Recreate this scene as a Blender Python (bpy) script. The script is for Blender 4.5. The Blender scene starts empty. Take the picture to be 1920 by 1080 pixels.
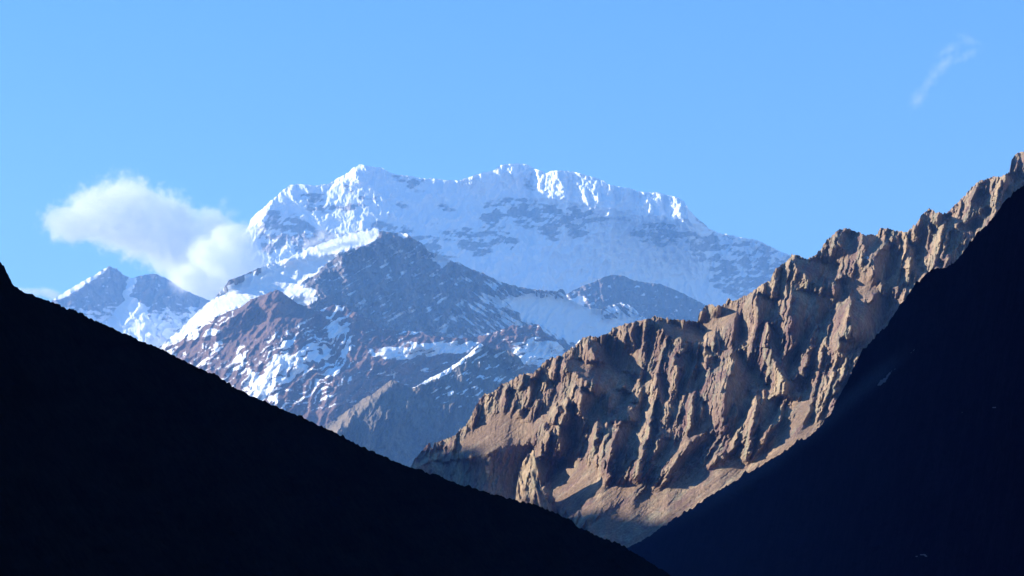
import bpy, math
import numpy as np

# ------------------------------------------------------------------ camera, world, sun, exposure
SC = bpy.context.scene
R = math.radians
PITCH, HFOV = R(12.0), R(26.0)
F = 960.0 / math.tan(HFOV / 2)          # focal length in photograph pixels
EYE = np.array([0.0, 0.0, 1.7])
SUN_EL, SUN_BACK = R(22.0), R(10.0)      # height of the sun; how far behind the picture plane it stands (it is to the left)

cam_d = bpy.data.cameras.new("camera"); cam = bpy.data.objects.new("camera", cam_d)
SC.collection.objects.link(cam); SC.camera = cam
cam_d.sensor_width = 36; cam_d.lens = 18 / math.tan(HFOV / 2)
cam_d.clip_start = 1.0; cam_d.clip_end = 200000
cam.location = EYE; cam.rotation_euler = (R(90) + PITCH, 0, 0)

W = bpy.data.worlds.new("World"); SC.world = W; W.use_nodes = True
wn = W.node_tree; wn.nodes.clear()
sky = wn.nodes.new("ShaderNodeTexSky"); sky.sky_type = 'NISHITA'; sky.sun_disc = False
sky.sun_elevation = SUN_EL; sky.sun_rotation = R(-90) + SUN_BACK
sky.altitude = 3000; sky.air_density = 1.6; sky.dust_density = 0.3; sky.ozone_density = 1.6
bg = wn.nodes.new("ShaderNodeBackground"); bg.inputs[1].default_value = 0.10
wo = wn.nodes.new("ShaderNodeOutputWorld")
hs = wn.nodes.new("ShaderNodeHueSaturation"); hs.inputs["Saturation"].default_value = 1.40; hs.inputs["Hue"].default_value = .506
wn.links.new(sky.outputs[0], hs.inputs["Color"]); wn.links.new(hs.outputs[0], bg.inputs[0]); wn.links.new(bg.outputs[0], wo.inputs[0])

sun_d = bpy.data.lights.new("sun", 'SUN'); sun_d.energy = 5.0; sun_d.angle = R(0.5); sun_d.color = (1.0, 0.90, 0.76)
sun = bpy.data.objects.new("sun", sun_d); SC.collection.objects.link(sun)
sun.rotation_euler = (R(90) - SUN_EL, 0, -(R(90) + SUN_BACK))   # light comes from the left, slightly beyond
SC.view_settings.view_transform = 'Standard'; SC.view_settings.look = 'None'
SC.view_settings.exposure = 1.38; SC.view_settings.gamma = 1
SC.cycles.max_bounces = 40; SC.cycles.diffuse_bounces = 2; SC.cycles.volume_bounces = 32
SC.cycles.use_denoising = True
SC.cycles.volume_step_rate = 1.0

# ------------------------------------------------------------------ noise and raster helpers (numpy)
def _h(ix, iy, s):
    n = (ix.astype(np.int64) * 374761393 + iy.astype(np.int64) * 668265263 + s * 1442695041) & 0xffffffff
    n = ((n ^ (n >> 13)) * 1274126177) & 0xffffffff
    return ((n ^ (n >> 16)) & 0xffff) / 65536.0 * 2 * math.pi

def perlin(x, y, s=0):
    ix = np.floor(x); iy = np.floor(y); fx = x - ix; fy = y - iy
    u = fx * fx * fx * (fx * (fx * 6 - 15) + 10); v = fy * fy * fy * (fy * (fy * 6 - 15) + 10)
    def g(a, b):
        t = _h(ix + a, iy + b, s); return np.cos(t) * (fx - a) + np.sin(t) * (fy - b)
    a = g(0, 0); a = a + u * (g(1, 0) - a)
    b = g(0, 1); b = b + u * (g(1, 1) - b)
    return (a + v * (b - a)) * 1.5

def fbm(x, y, o=4, gain=.5, s=0):
    t = 0; a = 1
    for k in range(o):
        t = t + a * perlin(x, y, s + k * 17); x = x * 2.03 + 5.1; y = y * 2.03 + 1.7; a *= gain
    return t

def ridged(x, y, o=4, gain=.5, s=0):
    t = 0; a = 1; w = 1
    for k in range(o):
        n = 1 - np.abs(perlin(x, y, s + k * 17)) * 1.6; n = n * n * w
        t = t + a * n; w = np.clip(n * 1.5, 0, 1); x = x * 2.03 + 3.3; y = y * 2.03 + 7.9; a *= gain
    return t

def worley(x, y, s=0):
    """broken-rock relief: distance to the nearest and second nearest of scattered points"""
    ix = np.floor(x); iy = np.floor(y); a = np.full(x.shape, 9.0); b = a.copy()
    for i in (-1, 0, 1):
        for j in (-1, 0, 1):
            cx, cy = ix + i, iy + j
            d = np.hypot(cx + _h(cx, cy, s) / (2 * math.pi) - x, cy + _h(cx, cy, s + 7) / (2 * math.pi) - y)
            b = np.minimum(b, np.maximum(a, d)); a = np.minimum(a, d)
    return a, b

def blocks(x, y, s=0):
    """tilted facets with sharp creases between them"""
    a, b = worley(x + .25 * perlin(x * .7, y * .7, s + 3), y, s); a2, b2 = worley(x * 2.1 + 4, y * 2.1, s + 11)
    return np.minimum(b - a, .5) * 1.0 + (1 - a) * .8 + .4 * (1 - a2)

def blur(A, r):
    r = int(round(r))
    if r < 1: return A
    for ax in (0, 1):
        for _ in (0, 1):
            B = np.pad(A, [(r + 1, r) if k == ax else (0, 0) for k in (0, 1)], mode='edge')
            c = np.cumsum(B, axis=ax)
            n = 2 * r + 1
            A = (c[n:, :] - c[:-n, :]) / n if ax == 0 else (c[:, n:] - c[:, :-n]) / n
    return A

def inside(U, V, poly):
    p = np.array(poly, float); x0, y0 = p.min(0) - 25; x1, y1 = p.max(0) + 25
    M = np.zeros(U.shape, bool)
    box = (U > x0) & (U < x1) & (V > y0) & (V < y1)
    u = U[box]; v = V[box]; m = np.zeros(u.shape, bool)
    for i in range(len(p)):
        xa, ya = p[i]; xb, yb = p[i - 1]
        if ya == yb: continue
        c = ((ya > v) != (yb > v)) & (u < (xb - xa) * (v - ya) / (yb - ya) + xa)
        m ^= c
    M[box] = m
    return M

def lerp1(pts, u):
    p = np.array(pts, float); return np.interp(u, p[:, 0], p[:, 1])

class Raster:
    """fields over a rectangle of the mountain's face; U across, V down, one cell = step"""
    def __init__(s, u0, u1, v0, v1, step, seed):
        s.u0, s.v0, s.u1, s.v1, s.step, s.seed = u0, v0, u1, v1, step, seed
        s.u = np.arange(u0, u1 + step, step); s.v = np.arange(v0, v1 + step, step)
        s.U, s.V = np.meshgrid(s.u, s.v)
        s.WU = 0; s.WV = 0
    def warp(s, amp, size, lean=0.0, stretch=2.0):
        a = (s.U + lean * s.V) / size; b = s.V / (size * stretch)
        s.WU = s.U + amp * fbm(a, b, 4, .6, s.seed + 901); s.WV = s.V + amp * .8 * fbm(a, b, 4, .6, s.seed + 977)
        return s
    def mask(s, polys, soft=1.0):
        M = np.zeros(s.U.shape)
        for p in polys: M = np.maximum(M, inside(s.WU, s.WV, p))
        return blur(M, soft / s.step)
    def integrate(s, g, leak, lam=.12):
        """the smoothest relief whose slope across the face follows g"""
        m = g.mean(); g = g - m; p = 160; G = np.pad(g, ((p, p), (p, p)), mode='edge')
        w = np.ones(G.shape[1]); w[:p] = np.linspace(0, 1, p); w[-p:] = np.linspace(1, 0, p); G = G * w
        ku = np.fft.fftfreq(G.shape[1], s.step)[None] * 2 * np.pi; kv = np.fft.fftfreq(G.shape[0], s.step)[:, None] * 2 * np.pi
        Fh = np.fft.fft2(G) * (-1j * ku) / (ku ** 2 + lam * kv ** 2 + 1.0 / leak ** 2)
        return np.real(np.fft.ifft2(Fh))[p:-p, p:-p] + m * (s.U - s.U.mean())
    def sample(s, A, u, v):
        x = np.clip((u - s.u0) / s.step, 0, A.shape[1] - 1.001); y = np.clip((v - s.v0) / s.step, 0, A.shape[0] - 1.001)
        i = x.astype(int); j = y.astype(int); fx = x - i; fy = y - j
        return (A[j, i] * (1 - fx) + A[j, i + 1] * fx) * (1 - fy) + (A[j + 1, i] * (1 - fx) + A[j + 1, i + 1] * fx) * fy

def spurs(rs, size, lean, seed, hfac=1.0, length=3.2, fill=.8, reg=None):
    """rock spurs: each starts in a pointed top, widens downhill, slopes gently on the left and drops steeply on the right"""
    rng = np.random.RandomState(seed); out = np.zeros(rs.U.shape); st = rs.step
    ys = np.arange(rs.v0 - size * 2, rs.v1, size * 1.25)
    for j, y0 in enumerate(ys):
        for x0 in np.arange(rs.u0 - size, rs.u1 + size, size * .95):
            if rng.rand() > fill: rng.rand(6); continue
            a = rng.rand(6)
            x = x0 + (a[0] - .5) * size * 1.2 + (j % 2) * size * .5; y = y0 + (a[1] - .5) * size * 1.6
            w = size * (.35 + .55 * a[2]); ln = w * length * (.7 + .9 * a[3]); h = w * hfac * (.6 + .8 * a[4])
            ix = int((x - rs.u0) / st); iy = int((y - rs.v0) / st)
            le = lean[min(max(iy, 0), lean.shape[0] - 1), min(max(ix, 0), lean.shape[1] - 1)] + (a[5] - .5) * .25
            i0 = max(0, int((x - w * 1.6 - max(le, 0) * ln - rs.u0) / st)); i1 = min(out.shape[1], int((x + w * 1.2 - min(le, 0) * ln - rs.u0) / st) + 1)
            j0 = max(0, iy - int(w * .3 / st)); j1 = min(out.shape[0], int((y + ln - rs.v0) / st) + 1)
            if i1 <= i0 + 1 or j1 <= j0 + 1: continue
            U = rs.WU[j0:j1, i0:i1]; V = rs.WV[j0:j1, i0:i1]
            t = (V - y) / ln; dx = U - x + le * (V - y)
            ww = w * (.22 + .9 * np.clip(t, 0, 1))
            prof = 1 - np.where(dx < 0, -dx / (ww * 1.35), dx / (ww * .5))
            r = h * (prof - .15 - .75 * np.clip(t, 0, 1)) * np.clip(1 + t * ln / (w * .22), 0, 1) + h * .2
            r = np.where(prof > 0, r, 0)
            out[j0:j1, i0:i1] = np.maximum(out[j0:j1, i0:i1], r)
    return out

CP, SP = math.cos(PITCH), math.sin(PITCH)
def ray(u, v):
    x = (u - 960.0) / F; y = (540.0 - v) / F
    d = np.stack([x, CP - y * SP, SP + y * CP], -1)
    return d / d[..., 1:2]               # y component 1: depth is metres along +Y

# ------------------------------------------------------------------ materials
def rock_material(name, rockA, rockB, rockC, scale, snow_col=(.86, .88, .92), scree=None, bump=.5, streak=(1, 1, .35), snow_noise=.35):
    m = bpy.data.materials.new(name); m.use_nodes = True; nt = m.node_tree; N = nt.nodes; L = nt.links
    b = N["Principled BSDF"]; b.inputs["Roughness"].default_value = .95
    b.inputs["Specular IOR Level"].default_value = 0
    co = N.new("ShaderNodeTexCoord"); mp = N.new("ShaderNodeMapping"); mp.inputs["Scale"].default_value = streak
    L.new(co.outputs["Object"], mp.inputs[0])
    def noise(sc, det=8, rough=.6, src=mp):
        n = N.new("ShaderNodeTexNoise"); n.inputs["Scale"].default_value = sc; n.inputs["Detail"].default_value = det
        n.inputs["Roughness"].default_value = rough; L.new(src.outputs[0], n.inputs["Vector"]); return n
    def ramp(src, a, b2):
        r = N.new("ShaderNodeMapRange"); r.inputs[1].default_value = a; r.inputs[2].default_value = b2; L.new(src, r.inputs[0]); return r.outputs[0]
    def mix(f, a, c, typ='MIX'):
        x = N.new("ShaderNodeMix"); x.data_type = 'RGBA'; x.blend_type = typ
        if isinstance(f, (int, float)): x.inputs[0].default_value = f
        else: L.new(f, x.inputs[0])
        for k, q in ((6, a), (7, c)):
            if isinstance(q, tuple): x.inputs[k].default_value = (*q, 1)
            else: L.new(q, x.inputs[k])
        return x.outputs[2]
    def attr(nm):
        a = N.new("ShaderNodeAttribute"); a.attribute_name = nm; return a.outputs["Fac"]
    n1 = noise(1 / (scale * 60), 6); n2 = noise(1 / (scale * 4.5), 8, .7); n3 = noise(1 / (scale * 25), 8, .65)
    c = mix(ramp(n1.outputs[0], .36, .58), rockA, rockB)
    c = mix(ramp(n3.outputs[0], .45, .68), c, rockC)
    c = mix(attr("tint"), c, scree or rockB)
    v = N.new("ShaderNodeMapRange"); v.inputs[1].default_value = .25; v.inputs[2].default_value = .75
    v.inputs[3].default_value = .35; v.inputs[4].default_value = 1.65; L.new(n2.outputs[0], v.inputs[0])
    vv = N.new("ShaderNodeVectorMath"); vv.operation = 'SCALE'; L.new(c, vv.inputs[0]); L.new(v.outputs[0], vv.inputs["Scale"])
    # snow: the field decides where, fine noise breaks its edge
    ns = noise(1 / (scale * 6), 8, .7)
    ad = N.new("ShaderNodeMath"); ad.operation = 'MULTIPLY_ADD'; L.new(ns.outputs[0], ad.inputs[0]); ad.inputs[1].default_value = snow_noise
    sub = N.new("ShaderNodeMath"); sub.operation = 'SUBTRACT'; L.new(attr("snow"), sub.inputs[0]); sub.inputs[1].default_value = snow_noise * .5
    L.new(sub.outputs[0], ad.inputs[2])
    sf = ramp(ad.outputs[0], .42, .58)
    sc2 = mix(ramp(n3.outputs[0], .3, .7), snow_col, (snow_col[0] * .9, snow_col[1] * .92, snow_col[2] * .96))
    L.new(mix(sf, vv.outputs[0], sc2), b.inputs["Base Color"])
    if bump:
        bp = N.new("ShaderNodeBump"); bp.inputs["Strength"].default_value = bump; bp.inputs["Distance"].default_value = scale * 4
        L.new(n2.outputs[0], bp.inputs["Height"]); L.new(bp.outputs[0], b.inputs["Normal"])
    return m

# ------------------------------------------------------------------ the builder of one mountain
def structure(o, label=None):
    o["kind"] = "structure"
    if label: o["label"] = label

def link_mesh(name, V, Fc, mat, attrs, smooth=False):
    me = bpy.data.meshes.new(name)
    me.vertices.add(len(V)); me.vertices.foreach_set("co", V.astype(np.float32).ravel())
    nf = len(Fc); me.loops.add(nf * 4); me.polygons.add(nf)
    me.loops.foreach_set("vertex_index", Fc.astype(np.int32).ravel())
    me.polygons.foreach_set("loop_start", np.arange(0, nf * 4, 4, dtype=np.int32))
    me.update(calc_edges=True)
    me.polygons.foreach_set("use_smooth", np.full(nf, smooth))
    for k, a in attrs.items():
        at = me.attributes.new(k, 'FLOAT', 'POINT'); at.data.foreach_set("value", a.astype(np.float32).ravel())
    me.materials.append(mat); me.validate()
    o = bpy.data.objects.new(name, me); SC.collection.objects.link(o)
    return o

def mountain(name, rs, crest, bottom, depth, lean_k, relief, snow, tint, mat, jag=1.5, jsize=9, du=1.7, dv=1.7, back=.9, smooth=False, base=50, crop=0):
    """crest: (across, up) line; depth: metres at the crest; lean_k: how far the face leans back per metre of height"""
    c = np.array(crest, float)
    u = np.arange(c[0, 0], c[-1, 0] + du, du); nu = len(u)
    vc = lerp1(crest, u) + jag * fbm(u / jsize, u * 0 + rs.seed, 4, .65, rs.seed + 5)
    vc = vc - crop * np.clip(fbm(u / 30, u * 0 + 9.5, 4, .6, rs.seed + 15) - .15, 0, 1)      # small outcrops along the skyline
    vb = lerp1(bottom, u) if hasattr(bottom, '__len__') else np.full(nu, float(bottom))
    vb = np.maximum(vb, vc + 10)
    D0 = lerp1(depth, u)
    nv = int(max((vb - vc).max() / dv, 20))
    t = np.linspace(0, 1, nv)[:, None]
    Vv = vc[None] + t * (vb - vc)[None]; Uu = np.broadcast_to(u[None], Vv.shape)
    rel = rs.sample(relief, Uu, Vv)
    kk = rs.sample(lean_k, Uu, Vv) if isinstance(lean_k, np.ndarray) else lean_k
    pad = int(base / du); vs = np.convolve(np.pad(vc, pad, mode='reflect', reflect_type='odd'), np.ones(2 * pad + 1) / (2 * pad + 1), 'valid')
    rise = Vv - vs[None]
    if isinstance(lean_k, np.ndarray):
        kk2 = (kk[1:] + kk[:-1]) / 2 * np.diff(Vv, axis=0)
        rr = np.vstack([np.zeros((1, nu)), np.cumsum(kk2, axis=0)]) + kk.mean() * (vc - vs)[None]
    else: rr = lean_k * rise
    mpp = D0[None] / F
    D = D0[None] - mpp * (rr + rel)
    P = EYE + ray(Uu, Vv) * D[..., None]
    # the far side, falling away behind the crest
    nb = 10; B = []
    top = P[0]
    H = np.maximum(top[:, 2], 50); far = P[:, :, 1].max(0) - top[:, 1]; far = np.maximum(far, blur(far[None], 6)[0]) + .02 * far
    for j in range(1, nb + 1):
        f = (j / nb) ** 1.5
        q = top.copy(); q[:, 2] = top[:, 2] - H * f * 1.02
        q[:, 1] += far + H * f / back + (D0 / F) * 20 * fbm(u / 40, u * 0 + j * .7, 3, .5, rs.seed + 61) * min(1, j / 3)
        B.append(q)
    # a skirt that takes the foot down to the valley floor
    S = []
    low = P[-1]
    for j in (1, 2):
        q = low.copy(); q[:, 2] = low[:, 2] * (1 - j / 2) - 3 * (j == 2); q[:, 1] -= (low[:, 2] - q[:, 2]) * 1.1; S.append(q)
    rows = np.concatenate([np.stack(B[::-1]), P, np.stack(S)])
    nr = rows.shape[0]
    def att(A):
        a = rs.sample(A, Uu, Vv); return np.vstack([np.repeat(a[:1], nb, 0), a, np.repeat(a[-1:], 2, 0)])
    idx = np.arange(nr * nu).reshape(nr, nu)
    Fc = np.stack([idx[:-1, :-1], idx[1:, :-1], idx[1:, 1:], idx[:-1, 1:]], -1).reshape(-1, 4)
    o = link_mesh(name, rows.reshape(-1, 3), Fc, mat, {"snow": att(snow), "tint": att(tint)}, smooth)
    structure(o)
    return o

# ================================================================== AIR
def haze():
    x0, x1, y0, y1, z0, z1 = -4800, 4800, -3600, 18900, -14, 4350
    V = np.array([(x, y, z) for z in (z0, z1) for y in (y0, y1) for x in (x0, x1)], float)
    Fc = np.array([(0, 2, 3, 1), (4, 5, 7, 6), (0, 1, 5, 4), (2, 6, 7, 3), (0, 4, 6, 2), (1, 3, 7, 5)])
    m = bpy.data.materials.new("haze"); m.use_nodes = True; nt = m.node_tree; nt.nodes.clear()
    v = nt.nodes.new("ShaderNodeVolumePrincipled"); v.inputs["Color"].default_value = (.22, .49, 1.0, 1)
    v.inputs["Density"].default_value = HAZE; v.inputs["Anisotropy"].default_value = 0.0
    ou = nt.nodes.new("ShaderNodeOutputMaterial"); nt.links.new(v.outputs[0], ou.inputs["Volume"])
    o = link_mesh("haze", V, Fc, m, {}); o["kind"] = "stuff"
    return o
HAZE = .78 / 15000

# ================================================================== GREAT PEAK
def great_peak():
    rs = Raster(360, 1640, 280, 760, 1.5, 11).warp(5, 16, 0, 1.2)
    crest = [(392,660),(402,600),(410,555),(419,515),(430,485),(442,460),(453,442),(463,430),(470,412),(480,400),(492,392),(505,378),(514,372),(528,358),(545,346),(565,345),(590,348),(618,344),(632,334),(645,328),(652,324),(660,316),(668,312),(676,308),(690,311),(705,314),(716,314),(728,322),(745,328),(770,330),(795,335),(815,334),(835,338),(862,338),(880,332),(900,325),(915,322),(928,318),(940,309),(960,307),(985,307),(1000,315),(1015,320),(1022,325),(1035,320),(1060,320),(1085,324),(1105,330),(1120,334),(1135,341),(1141,346),(1160,350),(1185,354),(1200,360),(1235,361),(1250,366),(1272,370),(1283,378),(1293,395),(1310,412),(1322,420),(1328,428),(1345,436),(1375,442),(1400,447),(1420,450),(1440,460),(1460,470),(1480,478),(1500,482),(1520,500),(1560,540),(1600,600)]
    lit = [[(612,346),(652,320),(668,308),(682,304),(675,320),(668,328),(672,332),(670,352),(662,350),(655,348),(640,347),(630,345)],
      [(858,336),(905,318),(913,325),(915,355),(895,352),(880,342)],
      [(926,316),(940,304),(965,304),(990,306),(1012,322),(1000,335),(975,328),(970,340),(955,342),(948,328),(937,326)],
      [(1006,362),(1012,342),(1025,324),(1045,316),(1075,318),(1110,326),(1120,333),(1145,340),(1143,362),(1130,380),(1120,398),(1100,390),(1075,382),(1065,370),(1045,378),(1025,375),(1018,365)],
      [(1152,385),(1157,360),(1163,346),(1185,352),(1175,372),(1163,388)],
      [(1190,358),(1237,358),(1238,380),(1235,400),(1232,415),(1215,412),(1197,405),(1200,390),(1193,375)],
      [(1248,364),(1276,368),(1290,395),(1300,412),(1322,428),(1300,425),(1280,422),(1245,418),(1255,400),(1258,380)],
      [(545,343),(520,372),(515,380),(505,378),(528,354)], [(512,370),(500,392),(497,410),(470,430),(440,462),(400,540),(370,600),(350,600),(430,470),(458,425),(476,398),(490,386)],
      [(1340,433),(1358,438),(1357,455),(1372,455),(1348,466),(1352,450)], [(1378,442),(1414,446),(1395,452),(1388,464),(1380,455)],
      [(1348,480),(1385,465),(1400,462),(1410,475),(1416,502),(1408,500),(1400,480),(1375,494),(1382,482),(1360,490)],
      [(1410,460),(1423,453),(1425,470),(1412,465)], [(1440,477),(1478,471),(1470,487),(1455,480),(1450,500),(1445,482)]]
    rock = [[(475,430),(495,390),(560,400),(600,430),(640,440),(700,420),(760,420),(800,440),(840,480),(900,520),(700,470),(620,460),(560,475),(500,475)],
      [(664,363),(711,363),(705,381),(667,381)],[(560,380),(711,386),(711,392),(590,400)],[(540,355),(600,372),(640,385),(590,380),(545,366)],[(690,312),(740,324),(794,330),(798,363),(755,348),(726,330)],[(640,350),(668,352),(664,362),(640,362)],
      [(892,393),(960,369),(1000,370),(1000,390),(904,422)],[(904,410),(945,430),(985,470),(940,462),(900,430)],[(815,336),(850,338),(870,345),(830,345)],[(750,380),(775,385),(770,390),(745,388)],
      [(820,395),(860,385),(850,400),(830,410),(815,405)],[(964,404),(1058,381),(1118,398),(1153,404),(1106,422),(1130,455),(1088,458),(1067,440),(1014,467),(1029,446),(970,428)],
      [(1135,390),(1195,414),(1295,425),(1325,437),(1334,470),(1295,496),(1284,481),(1307,458),(1254,464),(1200,452),(1183,428)],
      [(1325,425),(1420,450),(1500,487),(1480,547),(1355,560),(1318,500)],[(940,422),(987,461),(970,470),(940,446)],[(800,420),(880,430),(940,470),(900,480),(840,450)],[(1283,372),(1335,430),(1320,432),(1300,412)],
      [(970,310),(1012,322),(1003,360),(975,350)],[(1000,380),(1100,392),(1060,385),(960,420),(930,410)]]
    U, V = rs.U, rs.V
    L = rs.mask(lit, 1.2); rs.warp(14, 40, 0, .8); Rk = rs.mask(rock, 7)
    nz = ridged(U / 22, V / 34, 5, .55, 3); fine = fbm(U / 7, V / 12, 4, .6, 8)
    L0 = rs.mask([lit[i] for i in (0, 7, 8)], 1.5)
    g = -.2 + 3.6 * L0 - .7 * np.clip((650 - U) / 80, 0, 1) * (1 - L0)
    Uw = U + (4 - 3 * np.clip((U - 1230) / 40, 0, 1)) * fbm(U / 14, V / 18, 3, .6, 87) + 5 * fbm(U / 40, V / 30, 3, .5, 89) * np.clip((V - 380) / 60, 0, 1)
    pv = np.interp(Uw, [996, 1010, 1062, 1072, 1143, 1156, 1188, 1238, 1247, 1290, 1340], [0, 54, 98, 90, 150, 132, 140, 200, 186, 232, 20])
    fade = np.clip(1 - (V + 5 * fbm(U / 12, V / 12, 3, .6, 86) - 366 - .17 * (U - 1000)) / (170 - .5 * np.clip(U - 1130, 0, 110)), 0, 1) ** 1.6
    ped = pv * fade
    but = np.zeros(U.shape)                                   # buttresses that turn their left sides to the sun
    for a, b, vb, h in ((862,914,338,30),(928,948,330,16),(948,976,330,22),(1030,1058,362,12),(1076,1100,372,14),(1098,1122,378,14),(1152,1180,372,16),(1190,1214,392,12),(1250,1270,404,12),(1338,1358,452,20),(1355,1373,450,14),(1378,1396,458,18),(1384,1413,480,26),(1408,1424,462,14),(1440,1474,482,22)):
        x = (U + 1.6 * fbm(U / 9, V / 14, 3, .6, 88) - a - .25 * (V - 370)) / (b - a)
        pr = np.where(x < 1, np.clip(x, 0, 1), np.clip(1 - (x - 1) / .3, 0, 1))
        but = np.maximum(but, h * pr * np.clip(1 - (V - vb) / (h * 1.1), 0, 1))
    rel = rs.integrate(g, 70, .6) + ped + blur(but, 1) + 8 * blur(L0, 9) + (1.2 + 2 * L) * fine + 4 * L * blocks(U / 8, V / 12, 5) + 3 * blocks((U + .5 * V) / 18, V / 26, 6) + (3.5 + 1.5 * (U > 700)) * nz + 1.3 * ridged(U / 8, V / 20, 3, .6, 21)
    k = .64; rel += 5 * fbm(U / 60, V / 45, 2, .5, 4)
    bands = fbm(U / 70 + V / 300, V / 9 + .4 * fbm(U / 50, V / 50, 2), 3, .6, 31)
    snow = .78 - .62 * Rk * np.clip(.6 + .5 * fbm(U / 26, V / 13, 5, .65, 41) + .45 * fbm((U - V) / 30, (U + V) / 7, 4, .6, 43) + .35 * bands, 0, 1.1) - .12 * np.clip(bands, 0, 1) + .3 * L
    snow += .25 * np.clip((V - 470) / 60, 0, 1) * (U < 1300)
    return mountain("great_snow_peak", rs, crest, 740, [(380,15300),(1600,15300)], k, rel, snow, U * 0 + .3,
        rock_material("peak_rock", (.27,.25,.25), (.33,.30,.29), (.22,.21,.21), 4.0, snow_noise=.2, streak=(.5, .3, .8)), jag=1.6, jsize=7, back=1.5, base=260)

def far_peak():
    rs = Raster(-160, 620, 480, 1000, 1.7, 51).warp(4, 14, 0, 1.5)
    crest = [(-150,700),(-30,640),(20,600),(60,580),(100,562),(125,545),(150,530),(175,517),(190,507),(205,499),(218,503),(235,518),(248,522),(262,517),(290,513),(310,521),(330,533),(350,546),(385,560),(420,575),(460,600),(600,680)]
    U, V = rs.U, rs.V
    L = rs.mask([[(190,610),(215,590),(235,560),(250,556),(268,570),(280,600),(290,640),(260,650),(230,640)],[(95,565),(150,528),(185,508),(205,497),(190,515),(150,540),(120,560)],[(245,520),(258,518),(250,545),(236,560),(228,548)]], 1.5)
    g = -.2 + 1.8 * L
    rel = rs.integrate(g, 70) + 10 * blur(L, 4) + 1.5 * fbm(U / 8, V / 12, 4, .6, 8) + 7 * ridged(U / 22, V / 30, 4, .55, 5)
    snow = .25 + .55 * L + .45 * np.clip((V - 560) / 50, 0, 1) + .3 * fbm(U / 16, V / 7, 4, .6, 9)
    return mountain("far_peak", rs, crest, 980, [(-30,16200),(540,16200)], .5, rel, snow, U * 0 + .3,
        rock_material("far_rock", (.17,.15,.14), (.22,.19,.17), (.13,.12,.12), 4.4), jag=1.5, back=1.6)

def dark_mound():
    rs = Raster(1020, 1440, 500, 760, 1.7, 71).warp(4, 12, 0, 1.5)
    crest = [(1030,600),(1045,575),(1060,552),(1090,537),(1115,528),(1130,520),(1150,515),(1170,517),(1185,525),(1215,530),(1240,533),(1270,545),(1300,560),(1330,575),(1350,590),(1420,640)]
    U, V = rs.U, rs.V
    g = -.2 + .2 * fbm(U / 8, V / 14, 4, .6, 8)
    rel = rs.integrate(g, 70) + 8 * ridged(U / 24, V / 30, 5, .6, 5) + 5 * blocks(U / 12, V / 18, 5)
    snow = .22 + .4 * fbm((U - V) / 18, (V + U * .3) / 6, 4, .65, 9) + .5 * np.clip((1130 - U) / 50, 0, 1) * np.clip((V - 545) / 20, 0, 1)
    return mountain("glacier_mound", rs, crest, 740, [(1030,13000),(1420,13000)], .55, rel, snow, U * 0 + .3,
        rock_material("mound_rock", (.15,.13,.13), (.2,.17,.16), (.11,.1,.1), 3.4), jag=1.2)

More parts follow.
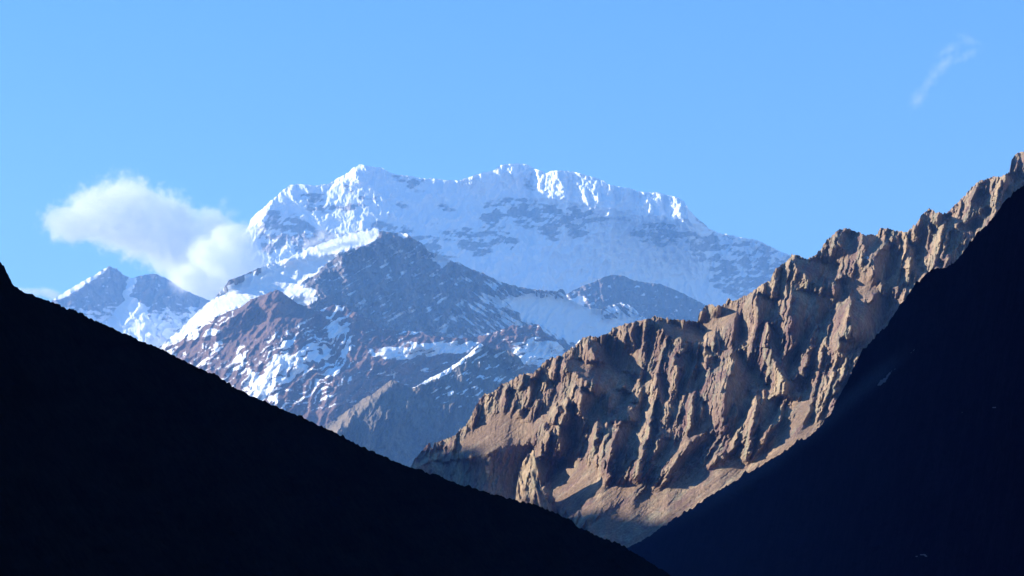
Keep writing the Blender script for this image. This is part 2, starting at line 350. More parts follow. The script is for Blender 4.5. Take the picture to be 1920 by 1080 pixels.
def middle_mountain():
    rs = Raster(200, 1300, 410, 960, 1.7, 91).warp(5, 14, .6, 1.5)
    crest = [(220,720),(260,690),(300,650),(330,622),(350,605),(375,580),(400,560),(415,545),(430,525),(445,520),(462,513),(480,505),(500,497),(520,490),(540,484),(560,476),(575,467),(600,458),(620,450),(640,444),(660,436),(680,434),(695,431),(706,427),(718,433),(735,437),(760,437),(775,448),(790,455),(805,472),(820,476),(830,480),(845,489),(860,492),(880,503),(905,512),(935,527),(960,535),(985,540),(1010,544),(1040,546),(1056,542),(1065,560),(1080,567),(1100,578),(1125,580),(1145,572),(1165,568),(1185,573),(1200,590),(1215,600),(1250,640),(1290,690)]
    U, V = rs.U, rs.V
    lit = [[(500,494),(520,485),(560,466),(600,450),(640,440),(680,430),(708,424),(712,440),(695,455),(670,462),(640,472),(600,478),(560,480),(530,490)],
      [(290,660),(340,612),(380,570),(430,535),(440,545),(500,548),(520,543),(560,535),(590,540),(592,566),(560,575),(540,560),(480,565),(420,585),(330,640)],
      [(745,433),(765,436),(760,446),(745,443)],[(798,488),(805,474),(830,474),(845,485),(840,495),(820,497),(815,486)],[(740,482),(765,468),(767,474),(750,484)],[(720,474),(730,470),(728,480)]]
    snowp = lit + [[(410,560),(450,520),(500,500),(560,485),(640,470),(620,490),(560,535),(520,555),(500,545),(440,560)],
      [(985,600),(950,560),(1000,550),(1060,560),(1110,580),(1140,585),(1110,606),(1150,600),(1200,590),(1180,610),(1120,640),(1080,645),(1050,630),(1020,610)]]
    L = rs.mask(lit, 1.5); S = rs.mask(snowp, 3)
    g = -.3 + 1.9 * L + .2 * rs.mask([snowp[-2]], 5)
    rel = rs.integrate(g, 90, .05) + 14 * blur(L, 5) + (1.6 - .9 * S) * fbm((U + V) / 9, (V - U * .4) / 7, 4, .6, 8) + (4.5 - 4.1 * S) * blocks(U / 12, V / 20, 5) + 4 * (1 - S) * ridged((U - V * .5) / 14, V / 24, 4, .6, 61) + (11 - 8 * S) * ridged(U / 26 + V / 60, V / 34, 5, .55, 5) + (2.2 - 1.8 * S) * ridged(U / 8, V / 14, 3, .6, 6)
    diag = fbm((U - V * .6) / 44, (V + U * .6) / 7, 4, .6, 13); diag2 = fbm((U + V * .7) / 44, (V - U * .7) / 7, 4, .6, 14)
    rightw = np.clip((U - 820) / 80, 0, 1)
    speck = fbm(U / 7, V / 5, 4, .7, 27)
    gul = np.clip(.62 - ridged(U / 26 + V / 60, V / 34, 5, .55, 5), 0, .6) + .5 * np.clip(.6 - ridged((U - V * .5) / 11, V / 50, 4, .6, 61), 0, .6)
    rel += (.7 * spurs(rs, 40, U * 0 - .3, 17, .8, 3.5) + .8 * spurs(rs, 16, U * 0 - .2, 18, .8, 4)) * (1 - S)
    snow = .17 + .7 * S + .52 * diag2 * rightw * (1 - S) + .38 * diag * (1 - rightw) * (1 - S) + (.05 * speck + .34 * gul) * (1 - S) + .2 * rightw * np.clip((V - 540) / 30, 0, 1) * np.clip((640 - V) / 20, 0, 1)
    snow -= .25 * L * np.clip(fbm((U + V) / 20, (V - U * .5) / 5, 3, .6, 77), 0, 1)
    return mountain("middle_mountain", rs, crest, 940, [(220,11000),(1290,11000)], .55, rel, snow, U * 0 + .3,
        rock_material("middle_rock", (.17,.155,.155), (.22,.185,.18), (.135,.13,.135), 3.0), jag=1.6, jsize=8)

def streaked_spur():
    rs = Raster(60, 1180, 530, 1110, 1.7, 131).warp(5, 14, .6, 1.5)
    crest = [(70,900),(150,810),(210,745),(250,700),(303,655),(340,634),(370,615),(400,596),(420,585),(445,580),(470,562),(490,554),(510,547),(520,543),(530,548),(545,560),(560,570),(580,578),(598,582),(612,577),(625,571),(645,573),(655,580),(675,590),(700,603),(710,615),(740,620),(790,622),(800,628),(830,632),(870,634),(900,630),(915,624),(925,624),(945,616),(960,610),(985,611),(1010,608),(1025,630),(1045,642),(1060,655),(1100,680),(1160,700)]
    U, V = rs.U, rs.V
    shade = [[(517,543),(535,550),(560,575),(548,590),(525,590),(515,570)],[(470,575),(490,570),(480,600),(460,625),(430,640),(400,640),(430,600)],[(575,590),(600,590),(590,640),(560,620)],
      [(560,650),(600,640),(640,690),(600,700)],[(640,690),(720,690),(780,740),(700,780),(620,790)],[(720,640),(1160,640),(1160,1000),(560,1000),(620,830),(660,780),(700,740),(720,680)],[(590,660),(610,640),(600,690),(585,680)]]
    Sh = rs.mask(shade, 2)
    relit = rs.mask([[(715,622),(790,622),(800,628),(790,640),(730,640)],[(920,625),(1010,612),(1012,625),(960,640),(925,640)],[(700,655),(745,640),(800,632),(790,648),(740,658)],[(890,628),(900,625),(905,650),(895,645)],[(1020,640),(1035,640),(1050,665),(1040,668)]], 1.5)
    Sh = np.clip(Sh - relit, 0, 1)
    wa = 14 * fbm(U / 50, V / 50, 3, .5, 12)
    st = fbm((U - V * .6) / 62, (V + U * .6 + wa) / 7, 5, .62, 13) * (.5 + 1.2 * np.clip(fbm(U / 45, V / 45, 2, .5, 19) + .5, 0, 1))
    st = st + .2 * fbm(U / 9, V / 7, 4, .65, 18)
    hor = fbm(U / 34, (V + .25 * U) / 6, 4, .6, 15)
    g = .75 - 1.9 * Sh
    rel = rs.integrate(g, 70, .05) + 2.6 * fbm((U + V * .6) / 9, V / 12, 4, .6, 8) + 6 * blocks((U + V * .6) / 14, V / 20, 5) + 9 * ridged((U + V * .5) / 26, V / 40, 5, .55, 5) + 1.8 * st
    rel += 5 * fbm(U / 30, (V + .25 * U) / 12, 3, .6, 16) * np.clip((U - 640) / 60, 0, 1)
    snowp = [[(518,620),(545,640),(540,665),(575,690),(540,720),(515,755),(490,750),(455,738),(462,690),(490,705),(510,680),(526,655)],[(610,625),(625,598),(640,610),(657,598),(650,622),(628,634)],[(636,658),(658,638),(668,652),(645,672)],
       [(575,640),(590,640),(605,680),(590,680)],[(605,650),(618,660),(622,690),(608,680)],[(300,655),(400,590),(440,575),(400,600),(340,640)],[(690,655),(760,648),(830,640),(900,642),(900,655),(800,668),(740,672),(700,668)],[(740,610),(790,615),(790,622),(740,622)],
       [(960,640),(1060,640),(1060,680),(990,690),(960,665)],[(500,700),(560,660),(600,640),(560,690)]]
    S = rs.mask(snowp, 2.5)
    lw = np.clip((690 - U) / 60, 0, 1); peakdry = rs.mask([[(440,560),(520,540),(600,585),(560,600),(480,640),(430,640)]], 8)
    low = np.clip((V - (760 - .0 * U)) / 40, 0, 1)
    snow = .3 + .55 * S + .1 * fbm(U / 6, V / 5, 3, .6, 28) + .7 * st * lw * (1 - .8 * peakdry) + .5 * hor * (1 - lw) - .28 * peakdry - .25 * low - .1 * (1 - lw)
    return mountain("streaked_spur", rs, crest, 1100, [(210,9900),(520,9500),(1160,9600)], 1.0, rel, snow, U * 0 + .2,
        rock_material("spur_rock", (.16,.105,.09), (.2,.13,.11), (.10,.075,.075), 2.4, snow_noise=.5), jag=1.6, jsize=7)

def shaded_foothill():
    rs = Raster(400, 1180, 620, 1180, 1.7, 171).warp(4, 14, .3, 1.5)
    crest = [(410,960),(500,880),(560,838),(600,806),(640,778),(680,748),(700,738),(720,722),(735,711),(745,716),(770,728),(785,722),(800,712),(830,697),(855,682),(880,662),(900,643),(912,650),(930,655),(950,655),(975,670),(985,690),(1000,700),(1050,720),(1160,760)]
    U, V = rs.U, rs.V
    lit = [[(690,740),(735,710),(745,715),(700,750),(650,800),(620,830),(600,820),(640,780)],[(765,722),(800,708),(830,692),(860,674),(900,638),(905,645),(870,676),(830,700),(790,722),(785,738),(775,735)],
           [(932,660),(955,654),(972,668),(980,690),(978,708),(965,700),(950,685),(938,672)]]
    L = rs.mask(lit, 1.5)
    g = -.35 + 2.2 * L
    rel = rs.integrate(g, 90, .05) + 12 * blur(L, 4) + 1.6 * fbm(U / 9, V / 16, 4, .6, 8) + 3 * blocks((U - V * .3) / 12, V / 30, 5) + .8 * spurs(rs, 46, U * 0 + .5, 15, .8, 4) * np.clip((V - 730) / 40, 0, 1) + .8 * spurs(rs, 17, U * 0 + .4, 16, .8, 4) + 10 * ridged((U - V * .3) / 50, V / 90, 4, .5, 5) + 1.5 * ridged(U / 9, V / 20, 3, .6, 6)
    snow = -.1 + .95 * rs.mask([[(760,728),(790,712),(830,692),(865,664),(900,636),(905,645),(870,678),(830,702),(785,726)]], 1.5) + (.3 + .6 * fbm((U - V * .6) / 26, (V + U * .6) / 6, 4, .6, 9)) * np.clip((790 - V) / 40, 0, 1) * np.clip((U - 770) / 40, 0, 1) + .25 * fbm((U - V * .6) / 26, (V + U * .6) / 6, 4, .6, 10)
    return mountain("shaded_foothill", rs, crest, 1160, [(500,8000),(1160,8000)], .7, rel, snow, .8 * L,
        rock_material("foothill_rock", (.13,.115,.1), (.17,.15,.12), (.1,.09,.085), 2.0, scree=(.24,.19,.14)), jag=1.2)  # paler colour follows the lit mask: sunlight put into the rock colour

# ================================================================== CRAG RANGE
CRAG_SHADE = [
 [(1577,435),(1603,435),(1597,458),(1583,468),(1573,453)],[(1618,438),(1647,436),(1640,453),(1630,468),(1620,460)],
 [(1495,482),(1513,487),(1535,482),(1552,492),(1580,495),(1565,508),(1558,517),(1530,527),(1522,533),(1513,520),(1507,510),(1495,503),(1483,490)],
 [(1640,480),(1660,463),(1670,453),(1678,463),(1678,487),(1673,513),(1663,527),(1657,535),(1642,527),(1640,503)],
 [(1565,527),(1580,522),(1588,550),(1590,558),(1575,563),(1567,553)],
 [(1483,547),(1507,540),(1527,548),(1547,550),(1565,555),(1588,558),(1577,567),(1563,577),(1550,595),(1530,612),(1515,633),(1503,653),(1493,670),(1487,685),(1480,705),(1483,712),(1503,703),(1508,720),(1500,735),(1480,742),(1475,720),(1468,700),(1465,685),(1475,665),(1492,640),(1482,625),(1484,590)],
 [(1598,562),(1622,567),(1635,565),(1647,547),(1663,558),(1673,570),(1663,580),(1660,600),(1640,640),(1620,650),(1600,663),(1587,668),(1573,660),(1572,635),(1583,627),(1593,638),(1603,638),(1598,603)],
 [(1380,593),(1392,593),(1390,633),(1385,642),(1378,640)],[(1417,547),(1440,555),(1460,558),(1452,583),(1443,600),(1430,600),(1422,585)],
 [(1445,603),(1455,627),(1463,653),(1467,683),(1482,703),(1467,705),(1450,667),(1443,638)],
 [(1377,660),(1395,655),(1393,670),(1410,687),(1417,703),(1437,720),(1443,727),(1413,732),(1403,753),(1400,772),(1378,800),(1383,775),(1380,752),(1372,770),(1362,797),(1357,800),(1358,750),(1360,715),(1362,705),(1377,700)],
 [(1477,713),(1507,710),(1508,723),(1497,733),(1473,740)],[(1430,755),(1455,743),(1470,742),(1458,767),(1450,793),(1427,803),(1425,775)],
 [(1455,795),(1470,790),(1460,805),(1433,830),(1440,815)],[(1365,847),(1390,832),(1397,838),(1377,853),(1350,877)],
 [(1570,715),(1593,705),(1580,733),(1560,750)],[(1540,768),(1549,764),(1545,780),(1535,795)],[(1520,765),(1533,740),(1527,780),(1500,810)],[(1510,690),(1520,690),(1512,715),(1505,720)],[(1545,690),(1560,680),(1552,700),(1547,705)],
 [(1070,673),(1127,680),(1147,680),(1162,697),(1193,705),(1195,713),(1180,733),(1167,720),(1147,733),(1127,753),(1120,743),(1113,717),(1090,707),(1070,693),(1060,677)],
 [(1103,633),(1135,630),(1147,663),(1147,680),(1127,677),(1120,667),(1107,655)],[(1187,618),(1208,610),(1200,635),(1200,655),(1190,653)],
 [(1225,601),(1303,606),(1325,625),(1317,642),(1303,638),(1262,633),(1253,627),(1240,613)],
 [(1253,652),(1267,665),(1280,662),(1300,658),(1300,680),(1290,692),(1293,707),(1285,700),(1278,688),(1267,683),(1265,667)],
 [(1233,700),(1248,703),(1252,728),(1252,750),(1245,758),(1240,750),(1235,733)],[(1225,675),(1233,678),(1232,695),(1222,698)],
 [(1093,728),(1110,733),(1127,753),(1127,763),(1115,773),(1103,788),(1092,780)],
 [(1147,733),(1167,727),(1180,740),(1177,753),(1163,763),(1150,767),(1145,780),(1143,750)],[(1203,742),(1218,737),(1207,760),(1203,777),(1187,775)],
 [(1127,765),(1135,768),(1133,807),(1127,827),(1123,790)],[(1140,790),(1162,795),(1152,812),(1133,838),(1140,813)],
 [(1163,795),(1182,790),(1198,798),(1183,813),(1175,833),(1163,853),(1147,870),(1155,833)],[(1183,768),(1203,768),(1207,788),(1193,797),(1185,790)],
 [(1220,792),(1233,790),(1233,810),(1223,823),(1220,810)],[(1240,827),(1258,817),(1252,840),(1233,862),(1218,870),(1232,848)],
 [(1293,833),(1320,812),(1337,813),(1338,828),(1310,853),(1285,873),(1257,892),(1248,897),(1277,857)],
 [(1068,753),(1080,760),(1080,787),(1077,818),(1080,840),(1052,858),(1050,797),(1065,795)],[(1050,760),(1062,758),(1058,777),(1050,777)],
 [(1088,727),(1100,727),(1113,743),(1127,745),(1113,767),(1100,777),(1093,753)],[(992,713),(1010,708),(1000,742),(993,750)],[(1022,712),(1042,712),(1038,727),(1023,732)],
 [(977,768),(995,768),(987,777),(978,787)],[(1023,793),(1040,797),(1032,808),(1023,808)],
 [(800,866),(877,862),(947,836),(997,835),(1000,843),(978,873),(970,935),(900,960),(700,960)],[(1005,856),(1052,860),(1063,852),(1048,877),(1017,915),(1010,889)],
 [(1765,402),(1783,400),(1768,418),(1758,422)],[(1827,360),(1842,357),(1837,373),(1825,382)],[(1888,328),(1910,318),(1917,335),(1897,347)],[(1795,422),(1822,413),(1832,408),(1828,427),(1800,435)],
 [(1837,393),(1860,388),(1850,407),(1837,403)],[(1743,417),(1755,422),(1757,435),(1747,440)],[(1682,443),(1693,443),(1693,473),(1680,483),(1687,463)],
 [(1703,438),(1713,455),(1723,475),(1723,493),(1710,513),(1708,490),(1705,463)],[(1717,500),(1733,503),(1723,520)],[(1760,482),(1772,493),(1767,507),(1758,503)],[(1690,530),(1700,535),(1692,550)],
 [(1273,690),(1285,700),(1283,720),(1272,735),(1268,715)],[(1325,650),(1335,650),(1335,665),(1327,665)],[(1327,672),(1345,668),(1342,690),(1330,692)],[(1303,690),(1312,700),(1300,735),(1290,740),(1295,710)],[(1350,640),(1355,640),(1352,670)],
 [(1313,755),(1323,752),(1325,785),(1318,788)]]
CRAG_SCREE = [[(1094,985),(1180,930),(1254,905),(1380,850),(1400,870),(1440,830),(1470,790),(1500,780),(1540,790),(1500,840),(1400,890),(1290,965),(1180,1040)],
 [(850,832),(880,805),(910,778),(950,770),(985,785),(1010,800),(1000,830),(950,845),(900,862)],[(1020,915),(1062,862),(1110,870),(1140,905),(1220,900),(1180,930),(1100,970),(1050,950)],
 [(1308,603),(1340,585),(1360,572),(1400,555),(1385,590),(1345,620),(1325,625)],[(1552,483),(1590,470),(1615,470),(1600,490),(1560,492)],[(1590,520),(1620,505),(1650,540),(1625,560),(1592,556)],[(1130,665),(1200,655),(1200,690),(1165,695)],
 [(1480,750),(1530,740),(1520,770),(1480,790)],[(1225,600),(1300,606),(1320,630),(1260,625)],[(1250,850),(1300,800),(1330,780),(1340,800),(1290,830),(1240,870)],[(1000,780),(1030,760),(1050,750),(1020,790),(990,820)]]

def crag_range():
    rs = Raster(570, 2160, 220, 1240, 1.2, 211).warp(4.5, 10, .25, 2.2)
    crest = [(580,1040),(650,975),(710,930),(740,905),(758,890),(768,878),(775,865),(785,852),(798,838),(806,828),(811,843),(815,830),(830,825),(850,818),(870,800),(880,788),(890,765),(900,748),(908,740),(925,735),(940,720),(955,715),(972,705),(985,700),(1000,700),(1015,685),(1028,672),(1040,670),(1055,665),(1068,655),(1080,645),(1090,635),(1105,630),(1120,632),(1140,625),(1150,615),(1170,608),(1195,602),(1215,598),(1228,593),(1250,598),(1280,600),(1308,603),(1310,590),(1318,578),(1330,570),(1345,574),(1360,570),(1365,558),(1375,565),(1390,558),(1400,553),(1410,548),(1425,535),(1445,525),(1450,510),(1460,500),(1475,490),(1485,478),(1495,478),(1512,486),(1530,478),(1540,465),(1550,450),(1570,433),(1585,427),(1600,432),(1620,440),(1645,440),(1650,428),(1665,428),(1680,433),(1700,435),(1718,420),(1728,403),(1742,391),(1755,398),(1775,400),(1790,385),(1810,365),(1828,345),(1840,338),(1860,332),(1880,330),(1893,322),(1897,298),(1905,288),(1920,284),(1960,270),(2040,240),(2140,230)]
    U, V = rs.U, rs.V
    Sh = rs.mask(CRAG_SHADE, 1.2); Sc = rs.mask(CRAG_SCREE, 7)
    lowf = np.clip((V - (1150 - .28 * U)) / 90, 0, 1) * np.clip((U - 1000) / 200, 0, 1)   # lower gullies lean, upper flutes stand
    lean = .2 + .6 * lowf
    up = U + lean * (V - 700) ; al = V
    rough = 1 - .93 * Sc
    wob = 5 * fbm(U / 60, V / 90, 3, .5, 99)
    f1 = ridged((up + wob) / 34, al / 120, 3, .5, 3); f2 = ridged((up + wob) / 12, al / 60, 4, .62, 4); f3 = fbm((up + wob) / 4.2, al / 14, 3, .65, 6)
    b0 = blocks((up + wob) / 62, al / 120, 29); b1 = blocks((up + wob) / 24, al / 62, 31); b2 = blocks((up + wob) / 9, al / 21, 33); b3 = blocks((up + wob) / 4, al / 8, 35)
    big = fbm(U / 90, V / 90, 3, .5, 12)
    rs.warp(3, 12, .3, 1.6)
    sp = spurs(rs, 62, lean, 5, .9) + spurs(rs, 27, lean, 6, 1.0, 3.6) + 1.3 * spurs(rs, 12, lean, 7, 1.0, 4.5) + 1.5 * spurs(rs, 6.5, lean, 8, 1.0, 5)
    g = .75 - 4.6 * Sh + .3 * big
    g = g * (1 - .45 * Sc * (1 - Sh))
    rel = rs.integrate(g, 80, .3) + rough * (1.15 * sp + 5 * b1 + 3.5 * b2 + 2.2 * b3 + 1.5 * f3) * (1 - .7 * Sh)
    streak = fbm((U * .80 + V * .6) / 160, (V * .80 + U * .6) / 9, 4, .55, 44)     # scree runs down to the left
    rel += Sc * (1.6 * streak + .35 * fbm(U / 5, V / 5, 3, .6, 45))
    k = 1.05 + .2 * big + .35 * Sc
    up_red = rs.mask([[(1060,600),(1250,590),(1330,560),(1420,540),(1400,600),(1330,650),(1240,640),(1200,700),(1060,700),(980,740),(950,700)],[(860,800),(960,740),(1120,740),(1080,860),(900,870)]], 20)
    tint = np.maximum(Sc * np.clip(.5 + 1.5 * streak, 0, 1.2), .75 * up_red * np.clip(.6 + fbm(U / 18, V / 30, 4, .6, 71), 0, 1))
    snow = -.4 + 1.3 * rs.mask([[(1615,484),(1622,480),(1632,481),(1625,485)],[(1070,650),(1082,638),(1092,632),(1088,640),(1078,655)],[(1030,668),(1045,655),(1058,650),(1055,660),(1040,668)]], 1)
    return mountain("crag_range", rs, crest, [(580,1230),(1250,1230),(1600,1130),(2160,900)], 
        [(740,3300),(2140,3300)], k, rel, snow, tint,
        rock_material("crag_rock", (.43,.325,.215), (.19,.125,.115), (.26,.25,.185), .72, scree=(.235,.168,.122), streak=(1, 1, .4), bump=1.0), jag=2.8, jsize=6, du=1.2, dv=1.25)

def rock_tower(name, crest, D, seed, bottom):
    c = np.array(crest, float); u0, u1 = c[:, 0].min(), c[:, 0].max(); vt = c[:, 1].min()
    rs = Raster(u0 - 20, u1 + 20, vt - 20, bottom + 20, 1.2, seed).warp(2, 8, .1, 2)
    U, V = rs.U, rs.V
    w = (u1 - u0) / 2; x = np.clip((U - (u0 + u1) / 2) / w, -1, 1)
    rel = w * 1.1 * (1 - np.abs(x - .25) * .8) + 6 * ridged(U / 13, V / 50, 4, .6, seed) + 5 * blocks(U / 10, V / 22, seed) + 1.3 * fbm(U / 4, V / 6, 3, .6, seed + 3)
    return mountain(name, rs, crest, bottom, [(u0, D), (u1, D)], .35, rel, U * 0 - .5, U * 0,
        bpy.data.materials["crag_rock"], jag=1.2, jsize=4, du=1.2, dv=1.2, back=1.4)

# ================================================================== DARK SLOPES IN FRONT
def near_slopes():
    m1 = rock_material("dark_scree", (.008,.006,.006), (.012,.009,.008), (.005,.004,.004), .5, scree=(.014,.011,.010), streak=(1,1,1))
    rs = Raster(-700, 1420, 380, 1480, 4, 301).warp(3, 20)
    U, V = rs.U, rs.V
    crest = [(-640,330),(-300,400),(-100,455),(0,490),(8,500),(15,515),(22,532),(40,545),(60,555),(100,568),(140,585),(200,610),(260,638),(300,653),(350,680),(400,702),(450,733),(500,755),(560,780),(620,808),(680,838),(740,865),(800,888),(860,908),(920,925),(970,940),(1010,950),(1050,965),(1080,985),(1120,1005),(1170,1025),(1220,1055),(1260,1080),(1330,1120),(1400,1160)]
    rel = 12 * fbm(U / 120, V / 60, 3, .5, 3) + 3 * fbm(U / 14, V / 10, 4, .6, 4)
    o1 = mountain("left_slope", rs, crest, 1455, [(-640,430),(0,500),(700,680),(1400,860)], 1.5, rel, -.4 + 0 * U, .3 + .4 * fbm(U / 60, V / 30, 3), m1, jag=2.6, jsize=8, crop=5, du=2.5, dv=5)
    rs = Raster(1060, 2500, 200, 1480, 3, 331).warp(3, 20)
    U, V = rs.U, rs.V
    crest = [(1080,1085),(1130,1050),(1175,1028),(1200,1015),(1230,998),(1260,976),(1285,962),(1292,957),(1320,937),(1340,924),(1390,896),(1430,871),(1470,847),(1495,832),(1520,817),(1540,797),(1558,775),(1570,748),(1588,718),(1600,690),(1618,660),(1640,640),(1660,615),(1680,587),(1700,560),(1715,537),(1735,515),(1748,504),(1758,502),(1768,508),(1782,500),(1810,470),(1840,435),(1860,410),(1885,380),(1900,362),(1920,348),(2000,290),(2200,180),(2460,120)]
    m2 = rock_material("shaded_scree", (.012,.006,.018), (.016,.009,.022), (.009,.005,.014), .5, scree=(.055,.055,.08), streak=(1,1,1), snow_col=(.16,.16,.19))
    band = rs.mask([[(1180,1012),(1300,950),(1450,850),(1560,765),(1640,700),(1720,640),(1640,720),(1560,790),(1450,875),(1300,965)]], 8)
    rel = 14 * fbm(U / 110, V / 90, 3, .5, 3) + 3 * fbm(U / 14, V / 10, 4, .6, 4) + 5 * ridged((U * .8 + V * .6) / 200, (V * .8 + U * .6) / 40, 3, .5, 8)
    snow = -.45 + 1.5 * rs.mask([[(1643,722),(1655,710),(1682,690),(1665,710),(1648,724)],[(1708,664),(1716,656),(1722,652),(1712,664)],[(1797,774),(1806,772),(1805,775)],[(1855,764),(1868,761),(1872,765),(1858,766)],[(1715,1042),(1735,1038),(1740,1043)]], 0)
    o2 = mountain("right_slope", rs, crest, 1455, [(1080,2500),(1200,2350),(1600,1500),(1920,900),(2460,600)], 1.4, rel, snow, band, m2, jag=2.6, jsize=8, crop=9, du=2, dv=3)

def west_ridge():
    """the high valley side out of the picture to the left, whose shadow fills the valley"""
    xs = np.linspace(-4700, -900, 90); ys = np.linspace(-3000, 6200, 320)
    X, Y = np.meshgrid(xs, ys)
    hy = np.interp(Y, WEST[0], WEST[1])
    cx = -3000 + 60 * fbm(Y / 1500, Y * 0, 2, .5, 4)
    H = np.clip(hy - np.abs(X - cx) * .9 + 30 * ridged(X / 500, Y / 500, 5, .5, 7) - 25, -12, None)
    edge = np.clip((-900 - X) / 300, 0, 1); H = H * edge - 3 * (1 - edge)
    V = np.stack([X, Y, H], -1).reshape(-1, 3); nr, nc = X.shape
    idx = np.arange(nr * nc).reshape(nr, nc)
    Fc = np.stack([idx[:-1, :-1], idx[:-1, 1:], idx[1:, 1:], idx[1:, :-1]], -1).reshape(-1, 4)
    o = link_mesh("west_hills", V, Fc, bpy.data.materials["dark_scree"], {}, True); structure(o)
WEST = ([-3000, 500, 2400, 2800, 3050, 3300, 3560, 3640, 3700, 3740, 3815, 3845, 3900, 3950, 4000, 4200, 4600, 5300, 6000, 9000], [1500, 1900, 1950, 1900, 1850, 1680, 1650, 1635, 1625, 1470, 1470, 1705, 1705, 1680, 1655, 1640, 1560, 600, -12, -12])  # unseen ridge's skyline, its heights and notch shaped to steer the shadow

def valley_sides():
    """the sides of the valley behind and to the right of the photographer, unseen hills added to block skylight from the near slopes"""
    for name, f in (("east_hills", lambda X, Y: np.clip((X - 900) * 1.0, -12, 2300) * np.clip((3900 - Y) / 900, 0, 1) * np.clip((X - .26 * Y - 250) / 400, 0, 1)),
                    ("south_hills", lambda X, Y: np.clip((-Y - 700) * 1.0, -12, 2400))):
        xs = np.linspace(500, 4700, 80) if name[0] == "e" else np.linspace(-2600, 4700, 90)
        ys = np.linspace(-1500, 4000, 90) if name[0] == "e" else np.linspace(-3500, -500, 60)
        X, Y = np.meshgrid(xs, ys); H = f(X, Y); H = H + (90 * ridged(X / 600, Y / 600, 5, .5, 9) - 60) * np.clip(H / 200, 0, 1) - 2
        V = np.stack([X, Y, H], -1).reshape(-1, 3); nr, nc = X.shape; idx = np.arange(nr * nc).reshape(nr, nc)
        Fc = np.stack([idx[:-1, :-1], idx[:-1, 1:], idx[1:, 1:], idx[1:, :-1]], -1).reshape(-1, 4)
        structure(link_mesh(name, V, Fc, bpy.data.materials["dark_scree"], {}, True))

def ground():
    xs = np.linspace(-4780, 4780, 60); ys = np.linspace(-3580, 18880, 120)
    X, Y = np.meshgrid(xs, ys); Z = 1.2 * fbm(X / 600, Y / 600, 3, .5, 6) * np.clip((np.hypot(X, Y) - 40) / 400, 0, 1)
    V = np.stack([X, Y, Z], -1).reshape(-1, 3); nr, nc = X.shape; idx = np.arange(nr * nc).reshape(nr, nc)
    Fc = np.stack([idx[:-1, :-1], idx[:-1, 1:], idx[1:, 1:], idx[1:, :-1]], -1).reshape(-1, 4)
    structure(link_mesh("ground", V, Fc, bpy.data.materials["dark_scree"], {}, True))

# ================================================================== CLOUDS
def at(u, v, D): return EYE + ray(np.array(float(u)), np.array(float(v))) * D

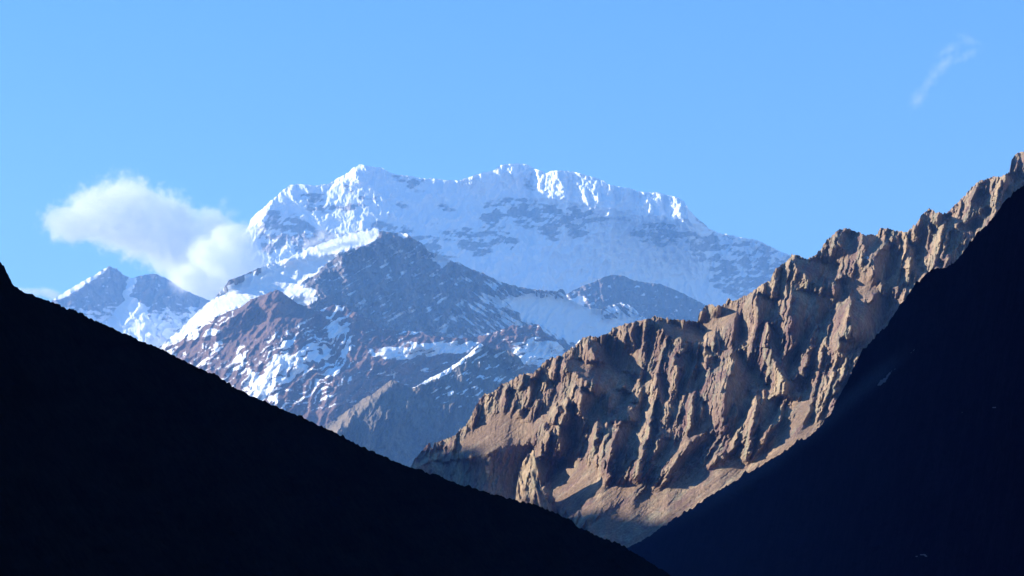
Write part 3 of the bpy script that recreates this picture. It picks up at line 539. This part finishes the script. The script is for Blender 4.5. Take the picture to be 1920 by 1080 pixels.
def cloud(name, label, blobs, D, dens, nscale, namp, thr=0.0, soft=1.0, depth=1.0, sh=(0, 0)):
    blobs = [(b[0] + sh[0], b[1] + sh[1]) + tuple(b[2:]) for b in blobs]
    """a body of droplets: blobs are (u, v, half width, half height, tilt) in picture units at distance D"""
    mpp = D / F; cu = sum(b[0] for b in blobs) / len(blobs); cv = sum(b[1] for b in blobs) / len(blobs)
    c = at(cu, cv, D)
    m = bpy.data.materials.new(name); m.use_nodes = True; nt = m.node_tree; nt.nodes.clear(); N = nt.nodes; L = nt.links
    co = N.new("ShaderNodeTexCoord")
    def math_(op, a, b):
        n = N.new("ShaderNodeMath"); n.operation = op
        for k, q in ((0, a), (1, b)):
            if isinstance(q, (int, float)): n.inputs[k].default_value = q
            else: L.new(q, n.inputs[k])
        return n.outputs[0]
    best = None; lo = np.full(3, 1e9); hi = -lo
    for q in blobs:
        u, v, ru, rv, an = q[:5]; D2 = D + (q[5] if len(q) > 5 else 0)
        p = at(u, v, D2) - c; r = np.array([ru * mpp, min(ru, rv) * mpp * depth, rv * mpp])
        mp = N.new("ShaderNodeMapping"); mp.vector_type = 'TEXTURE'
        mp.inputs["Location"].default_value = p; mp.inputs["Rotation"].default_value = (0, R(an), 0); mp.inputs["Scale"].default_value = r
        L.new(co.outputs["Object"], mp.inputs[0])
        ln = N.new("ShaderNodeVectorMath"); ln.operation = 'LENGTH'; L.new(mp.outputs[0], ln.inputs[0])
        d = math_('SUBTRACT', 1.0, ln.outputs["Value"])
        if best is None: best = d
        else:
            n = N.new("ShaderNodeMath"); n.operation = 'SMOOTH_MAX'; L.new(best, n.inputs[0]); L.new(d, n.inputs[1]); n.inputs[2].default_value = .25; best = n.outputs[0]
        R_ = max(r[0], r[2]) * 1.35; lo = np.minimum(lo, p - [R_, r[1] * 1.4, min(R_, r[2] * 1.6 + r[0] * abs(math.sin(R(an)))) ]); hi = np.maximum(hi, p + [R_, r[1] * 1.4, min(R_, r[2] * 1.6 + r[0] * abs(math.sin(R(an))))])
    nz = N.new("ShaderNodeTexNoise"); nz.inputs["Scale"].default_value = 1 / (nscale * mpp); nz.inputs["Detail"].default_value = 9; nz.inputs["Roughness"].default_value = .62
    L.new(co.outputs["Object"], nz.inputs["Vector"])
    w = math_('MULTIPLY', math_('SUBTRACT', nz.outputs[0], .5), namp)
    x = math_('MULTIPLY', math_('SUBTRACT', math_('ADD', best, w), thr), soft)
    x = math_('MINIMUM', math_('MAXIMUM', x, 0.0), 1.0); x = math_('MULTIPLY', x, x); x = math_('MULTIPLY', x, dens)
    v = N.new("ShaderNodeVolumePrincipled"); v.inputs["Color"].default_value = (1, 1, 1, 1); v.inputs["Anisotropy"].default_value = 0
    L.new(x, v.inputs["Density"])
    ou = N.new("ShaderNodeOutputMaterial"); L.new(v.outputs[0], ou.inputs["Volume"])
    try: m.cycles.volume_step_rate = .5
    except Exception: pass
    V = np.array([(x_, y_, z_) for z_ in (lo[2], hi[2]) for y_ in (lo[1], hi[1]) for x_ in (lo[0], hi[0])], float)
    Fc = np.array([(0, 2, 3, 1), (4, 5, 7, 6), (0, 1, 5, 4), (2, 6, 7, 3), (0, 4, 6, 2), (1, 3, 7, 5)])
    o = link_mesh(name, V, Fc, m, {}); o.location = c; o["label"] = label; o["category"] = "cloud"
    return o

def clouds():
    D = 21600
    cloud("cloud", "big bright white puffy cloud left of the great snow peak", [(128,412,66,38,-5,0),(190,398,84,60,0,300),(240,402,84,80,15,700),(305,430,92,80,28,1250),(390,420,50,40,20,1500),(350,470,90,78,32,1800),(400,505,80,70,20,2300),(440,480,70,66,0,2800),(470,470,60,60,0,3100),(350,520,66,50,30,2000)],
          D - 600, .0042, 20, 1.8, .05, 4.0, 2.5, sh=(8, 8))
    cloud("cloud", "thin wispy tuft of cloud rising above the right end of the big cloud", [(395,405,44,12,-50),(420,385,14,26,12),(428,405,30,16,-30),(455,425,40,18,-30)], D + 600, .0022, 15, 2.6, .0, 1.2, 1.6)
    cloud("cloud", "small low white cloud behind the small far peak at the left", [(60,548,36,10,5),(95,552,34,12,15),(40,545,20,8,0)], D, .006, 16, 1.2, .0, 2, 3)
    cloud("cloud", "faint thin wisp of cloud alone in the upper right sky", [(1815,74,34,14,25),(1780,92,42,15,-30),(1812,104,46,14,-25),(1768,122,54,20,-42),(1722,184,34,22,-58),(1745,150,46,17,-55)], D, .0017, 12, 1.9, .02, 1.1, 1.6)

def mist_plumes():
    cloud("mist_plume", "white veil of cloud drifting over the left shoulder of the great peak", [(450,462,46,54,20),(425,505,66,60,0),(470,500,48,48,10),(425,450,44,46,30),(390,480,50,50,0),(350,520,46,40,0)], 14200, .02, 26, 1.5, .05, 1.6, 1.2)["category"] = "blowing snow"  # cloud veil standing in for the big cloud's drift across the flank
    cloud("mist_plume", "thin plume of blown snow rising from the bright crest of the middle mountain", [(602,440,16,26,15),(585,455,30,14,-20),(622,446,24,14,-10)], 10850, .012, 12, 1.8, .05, 1.5, 1.4)["category"] = "blowing snow"

great_peak(); far_peak(); dark_mound(); middle_mountain(); streaked_spur(); shaded_foothill()
crag_range()
rock_tower("rock_tower", [(955,1010),(964,960),(968,920),(971,898),(976,880),(980,866),(986,858),(990,850),(995,851),(999,842),(1003,853),(1008,880),(1012,905),(1016,920),(1022,930),(1030,945),(1036,935),(1040,932),(1043,950),(1050,1000)], 3185, 401, 1010)
near_slopes(); west_ridge(); valley_sides(); ground()
clouds(); mist_plumes()
haze()
